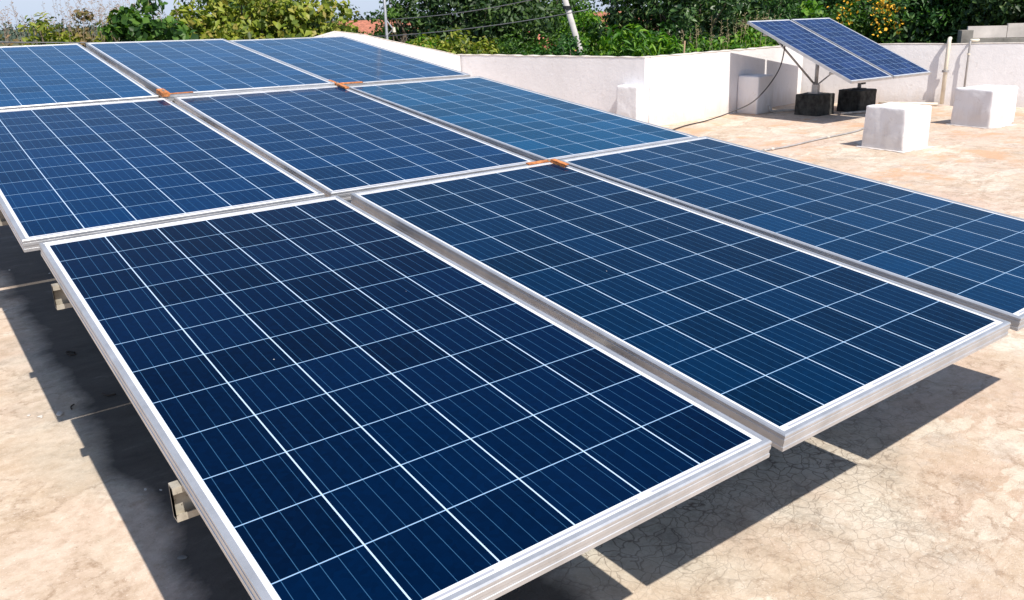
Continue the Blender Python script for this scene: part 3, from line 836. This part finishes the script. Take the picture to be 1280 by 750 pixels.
def tree(name, px, D, r, ztop, kind, label, cat='tree', zbot=-1.6, leaf=.10, nclump=90, per=70, cr=.34, ry=None, group=None, aspect=.5,
         trunk=.09, extra=None, bend=0, flowers=None, plumes=None):
    base = at_dist(px, D, -3.4)
    root = empty(name, base, label, cat, group)
    z0, z1 = zbot + 3.4, ztop + 3.4
    ry = ry or r
    pts, nr, cc = crown_points(r, ry, z0, z1, nclump, per, cr)
    leaves_mesh('crown', pts, nr, leaf, L[kind], root, aspect)
    bm = bmesh.new()
    zc = (z0 + z1) / 2
    rr = random.Random(int(px * 7 + D))
    tp_ = Vector((bend, 0, zc))
    mid = Vector((bend * .3 + rr.uniform(-.1, .1), rr.uniform(-.1, .1), zc * .5))
    tube(bm, [(0, 0, 0), mid, tp_], trunk, 7, trunk * .5)
    obj('trunk', bm, M_BARK, root, True)
    bm = bmesh.new()
    sel = rr.sample(range(len(cc)), min(16, len(cc)))
    for k in sel:
        e = Vector(cc[k]); s_ = mid.lerp(tp_, rr.uniform(.2, 1))
        mm = s_.lerp(e, .5) + Vector((rr.uniform(-.15, .15), rr.uniform(-.15, .15), -.1))
        tube(bm, [s_, mm, e], trunk * .38, 5, .008)
    obj('limbs', bm, M_BARK, root, True)
    if flowers:
        mat, n, nm = flowers
        fp = []
        # blossom heads sit on the outer clumps
        order = sorted(range(len(cc)), key=lambda i: -(cc[i][2] * .6 - (cc[i][0] * d_view(px)[0] + cc[i][1] * d_view(px)[1])))
        for k in order[:n]:
            m_ = int(rr.uniform(14, 30)); c0 = cc[k] + np.array([-d_view(px)[0] * cr, -d_view(px)[1] * cr, cr * .7])
            fp.append(c0 + RNG.normal(size=(m_, 3)) * np.array([.11, .11, .10]))
        fp = np.concatenate(fp); fn = RNG.normal(size=fp.shape); fn[:, 2] += .6
        leaves_mesh(nm, fp, fn, .06, mat, root, .8)
    if plumes:
        mat, n = plumes
        bm = bmesh.new()
        for _ in range(n):
            x, y = rr.uniform(-r, r), rr.uniform(-ry, ry) * .6
            h0 = z1 - .25 - abs(x) / r * .2; hh = rr.uniform(.12, .42)
            tip = Vector((x + rr.uniform(-.08, .08), y + rr.uniform(-.08, .08), h0 + .2 + hh))
            tube(bm, [(x, y, h0 - .2), (x + .01, y, h0 + .1), tip], .0035, 3, .0015)
            for j in range(10):
                t = rr.uniform(.55, 1.0); q_ = Vector((x, y, h0)).lerp(tip, t); dv = Vector((rr.uniform(-1, 1), rr.uniform(-1, 1), rr.uniform(0, 1))) * .045
                v = [bm.verts.new(q_), bm.verts.new(q_ + dv), bm.verts.new(q_ + dv * .6 + Vector((0, 0, .012)))]
                bm.faces.new(v)
        obj('seed_plumes', bm, mat, root)
    return root
def d_view(px):
    d = ray(px, 30); h = d[:2] / np.linalg.norm(d[:2]); return h
G3 = 'trees and shrubs growing behind the roof'
def T(px, D, r, pyt, kind, label, **kw):
    if D < 17.6:
        kw['leaf'] = kw.get('leaf', .1) * 1.22; kw['per'] = int(kw.get('per', 70) * (.95 if px < 230 else .78)); kw['cr'] = kw.get('cr', .3) * .92
        D2 = D + (1.7 if px < 480 else 2.3); r *= D2 / D; D = D2
    name = kw.pop('name', 'tree')
    cat = kw.pop('cat', 'shrub' if 'shrub' in name or 'bush' in name else 'tree')
    return tree(name, px, D, r, zpix(px, pyt, D), kind, label, cat=cat, group=kw.pop('group', G3), **kw)

# left: low creeper hedge with dry plumes
T(-10, 13.0, .95, 27, 'dry', 'browned low shrub with seed plumes at the left edge of the picture', name='shrub', zbot=-.6, leaf=.08, nclump=70, per=70, cr=.24, plumes=(M_STRAW, 27))
T(62, 12.6, .85, 22, 'yellow', 'low yellow green shrub topping the second panel from the left edge', name='shrub', zbot=-.6, leaf=.085, nclump=70, per=75, cr=.24, plumes=(M_STRAW, 13))
T(115, 13.2, .80, 22, 'dry', 'low dry creeper shrub with pinkish plumes left of the tall leafy bush', name='shrub', zbot=-.6, leaf=.08, nclump=60, per=75, cr=.24, plumes=(M_STRAW, 31))
T(150, 12.8, .65, 15, 'yellow', 'rounded yellow green shrub with a haze of pink plumes', name='shrub', zbot=-.6, leaf=.08, nclump=50, per=75, cr=.22, plumes=(M_STRAW, 49))
T(184, 12.2, .55, -8, 'mid', 'tall leafy bush with upright stems reaching into the sky at the left', name='leafy_bush', zbot=.2, leaf=.12, nclump=46, per=42, cr=.24, aspect=.62)
T(215, 14.0, .6, 26, 'dry', 'small browned shrub under the gap of sky', name='shrub', zbot=-.6, leaf=.08, nclump=50, per=70, cr=.22, plumes=(M_STRAW, 18))
T(258, 12.9, .85, 2, 'yellow', 'yellow green bush with brown patches above the middle of the far panels', name='leafy_bush', zbot=-.5, leaf=.095, nclump=80, per=62, cr=.26, aspect=.6)
T(305, 13.6, .9, -25, 'yellow', 'tall yellow green bush rising out of the frame', name='leafy_bush', zbot=-.3, leaf=.10, nclump=100, per=62, cr=.28, aspect=.6)
T(322, 12.0, .55, 22, 'dry', 'russet dry shrub low in front of the tall yellow green bush', name='shrub', zbot=-.4, leaf=.075, nclump=46, per=75, cr=.2)
T(362, 13.0, .95, -14, 'yellow', 'dense sunlit bush with large pale leaves left of the parapet peak', name='leafy_bush', zbot=-.3, leaf=.105, nclump=110, per=58, cr=.28, aspect=.62)
T(318, 18.5, 1.3, -40, 'dark', 'dark tree filling the background behind the yellow green bushes', leaf=.11, nclump=110, per=80, cr=.4, zbot=.2)
T(415, 13.6, .75, 4, 'yellow', 'yellow green bush directly above the peak of the sloping parapet', name='leafy_bush', zbot=-.3, leaf=.095, nclump=80, per=58, cr=.25, aspect=.6)
T(455, 17.0, .75, 33, 'mid', 'low green shrub in the gap under the distant pale house', name='shrub', zbot=-.6, leaf=.085, nclump=50, per=70, cr=.24)
# middle: dark tree and creepers
T(592, 19.0, 1.9, -70, 'dark', 'big almost black tree crossed by two wires', leaf=.12, nclump=230, per=95, cr=.42, zbot=-.6, trunk=.14)
T(505, 15.5, .55, -20, 'mid', 'thin green sapling growing beside the metal mast', name='sapling', cat='tree', leaf=.09, nclump=36, per=50, cr=.2, zbot=.2)
T(520, 13.2, .7, 44, 'bright', 'bright green creeper bush low behind the sloping parapet', name='leafy_bush', zbot=-.4, leaf=.085, nclump=70, per=70, cr=.22)
T(572, 13.0, .85, 35, 'yellow', 'yellow green creeper bush behind the bend of the parapet', name='leafy_bush', zbot=-.4, leaf=.085, nclump=90, per=70, cr=.23)
T(632, 13.6, .85, 42, 'mid', 'dull green shrub behind the grey white parapet', name='shrub', zbot=-.4, leaf=.07, nclump=90, per=85, cr=.23, aspect=.35)
T(622, 16.5, .8, 12, 'mid', 'feathery mid green bush right of the big dark tree', name='leafy_bush', zbot=-.4, leaf=.08, nclump=80, per=75, cr=.26)
T(680, 25, 1.4, -45, 'mid', 'mid green tree behind the thin pale pole', leaf=.12, nclump=120, per=70, cr=.4, zbot=.2)
T(682, 15.0, .95, 30, 'mid', 'green shrub dotted with pink coral flowers', name='flowering_shrub', zbot=-.4, leaf=.075, nclump=90, per=75, cr=.25, flowers=(M_PFLOW, 3, 'blossom'), aspect=.4)
T(712, 12.6, .85, 45, 'deep', 'dark low shrub along the wall under the pink flowers', name='shrub', zbot=-.4, leaf=.065, nclump=70, per=85, cr=.22)
T(722, 24, 1.0, 6, 'bright', 'pale green small tree just right of the concrete pole', leaf=.11, nclump=70, per=60, cr=.3, zbot=-.2)
T(748, 15.2, .85, 30, 'bright', 'bright green papaya leaved bush right of the concrete pole', name='leafy_bush', zbot=-.4, leaf=.11, nclump=80, per=60, cr=.26, aspect=.35)
T(772, 18, .38, 24, 'dry', 'small coral orange shrub under the far red house', name='flowering_shrub', zbot=-.4, leaf=.07, nclump=26, per=60, cr=.2, flowers=(M_PFLOW, 4, 'blossom'))
T(795, 12.6, .80, 38, 'bright', 'vivid green arching bush at the corner of the white parapet', name='leafy_bush', zbot=-.4, leaf=.13, nclump=90, per=55, cr=.25, aspect=.28)
T(850, 15.5, 1.45, -75, 'mango', 'tall glossy leaved dark tree behind the corner parapet', leaf=.115, nclump=240, per=80, cr=.32, zbot=-.5, trunk=.12, aspect=.4)
T(822, 14.2, .55, 22, 'deep', 'blue green young bush in front of the glossy dark tree', name='leafy_bush', zbot=-.4, leaf=.08, nclump=50, per=70, cr=.2)
T(868, 13.2, .8, 55, 'mid', 'low scrub behind the bright white parapet', name='shrub', zbot=-.4, leaf=.065, nclump=80, per=80, cr=.2)
T(926, 14.0, 1.0, 37, 'bright', 'low bright shrub with tan tips left of the tilted panels', name='shrub', zbot=-.4, leaf=.075, nclump=120, per=75, cr=.24, plumes=(M_PLUMEPALE, 50))
T(975, 14.4, .9, 42, 'mid', 'low green shrub hidden partly by the tilted panels', name='shrub', zbot=-.4, leaf=.075, nclump=80, per=75, cr=.24)
T(935, 21, 1.9, -55, 'deep', 'feathery dark green tree behind the upper left of the tilted panels', leaf=.09, nclump=200, per=95, cr=.42, zbot=-.2, aspect=.3)
T(1012, 24, 1.6, -50, 'dark', 'dark tree straight behind the tilted panels', leaf=.12, nclump=130, per=80, cr=.42, zbot=-.2)
T(1010, 17.5, .75, 10, 'bright', 'round leaved light green bush above the top of the tilted panels', name='leafy_bush', zbot=-.2, leaf=.13, nclump=60, per=50, cr=.26, aspect=.75)
T(1076, 16.5, 1.15, -2, 'mid', 'green bush covered in yellow orange blossom', name='flowering_bush', zbot=-.4, leaf=.10, nclump=110, per=62, cr=.3, flowers=(M_YFLOW, 13, 'blossom'))
T(1105, 23, 1.6, -60, 'deep', 'deep green tree behind the yellow blossom', leaf=.11, nclump=150, per=80, cr=.4, zbot=-.2)
T(1133, 16.8, .75, -22, 'mango', 'slender speckled green tree between yellow blossom and white outbuilding', leaf=.10, nclump=100, per=62, cr=.26, zbot=-.3)
T(1192, 19.5, 1.35, -75, 'deep', 'dense dark green tree left of the pale concrete wall', leaf=.11, nclump=200, per=85, cr=.36, zbot=-.2, aspect=.36)
T(1240, 17.0, 1.25, -60, 'deep', 'dense green tree hanging over the pale concrete wall', leaf=.11, nclump=180, per=80, cr=.34, zbot=1.20, aspect=.36)
T(1300, 18.5, 1.5, -60, 'dark', 'dark tree at the right edge of the picture', leaf=.12, nclump=160, per=85, cr=.4, zbot=.2)
T(1215, 27, 3.0, -140, 'dark', 'large dark tree rising behind everything at the far right', leaf=.15, nclump=240, per=95, cr=.6, zbot=-1, trunk=.2)
T(1040, 30, 2.6, -120, 'dark', 'large dark tree rising far behind the tilted panels', leaf=.15, nclump=210, per=95, cr=.6, zbot=-1, trunk=.2)
T(905, 30, 2.4, -110, 'dark', 'large dark tree rising far behind the glossy tree', leaf=.15, nclump=190, per=95, cr=.6, zbot=-1, trunk=.2)
# bare stick
q = at_dist(855, 12.9, 0)
run('bamboo_stick', [(q.x, q.y, .4), (q.x + .03, q.y, zpix(857, 51, 12.9))], .012, simple('dry_bamboo', (.36, .24, .14), .8), 'thin dry bamboo stick standing behind the white parapet', 'stick')

# distant tree line, one mass
pts = []
for px in np.arange(-500, 1900, 5.0):
    D = 330 + 60 * math.sin(px * .013) + random.uniform(-25, 25)
    q = at_dist(float(px), D)
    for _ in range(60):
        pts.append((q.x + random.gauss(0, 4), q.y + random.gauss(0, 4), -3.4 + abs(random.gauss(0, 1)) * 2.2 + random.uniform(0, 2.5)))
pts = np.array(pts); nr = RNG.normal(size=pts.shape); nr[:, 2] += .8
o = leaves_mesh('far_woodland', pts, nr, 1.1, M_FIELD, None, .8)
o['kind'] = 'stuff'; o['label'] = 'hazy line of far trees on the horizon'; o['category'] = 'woodland'
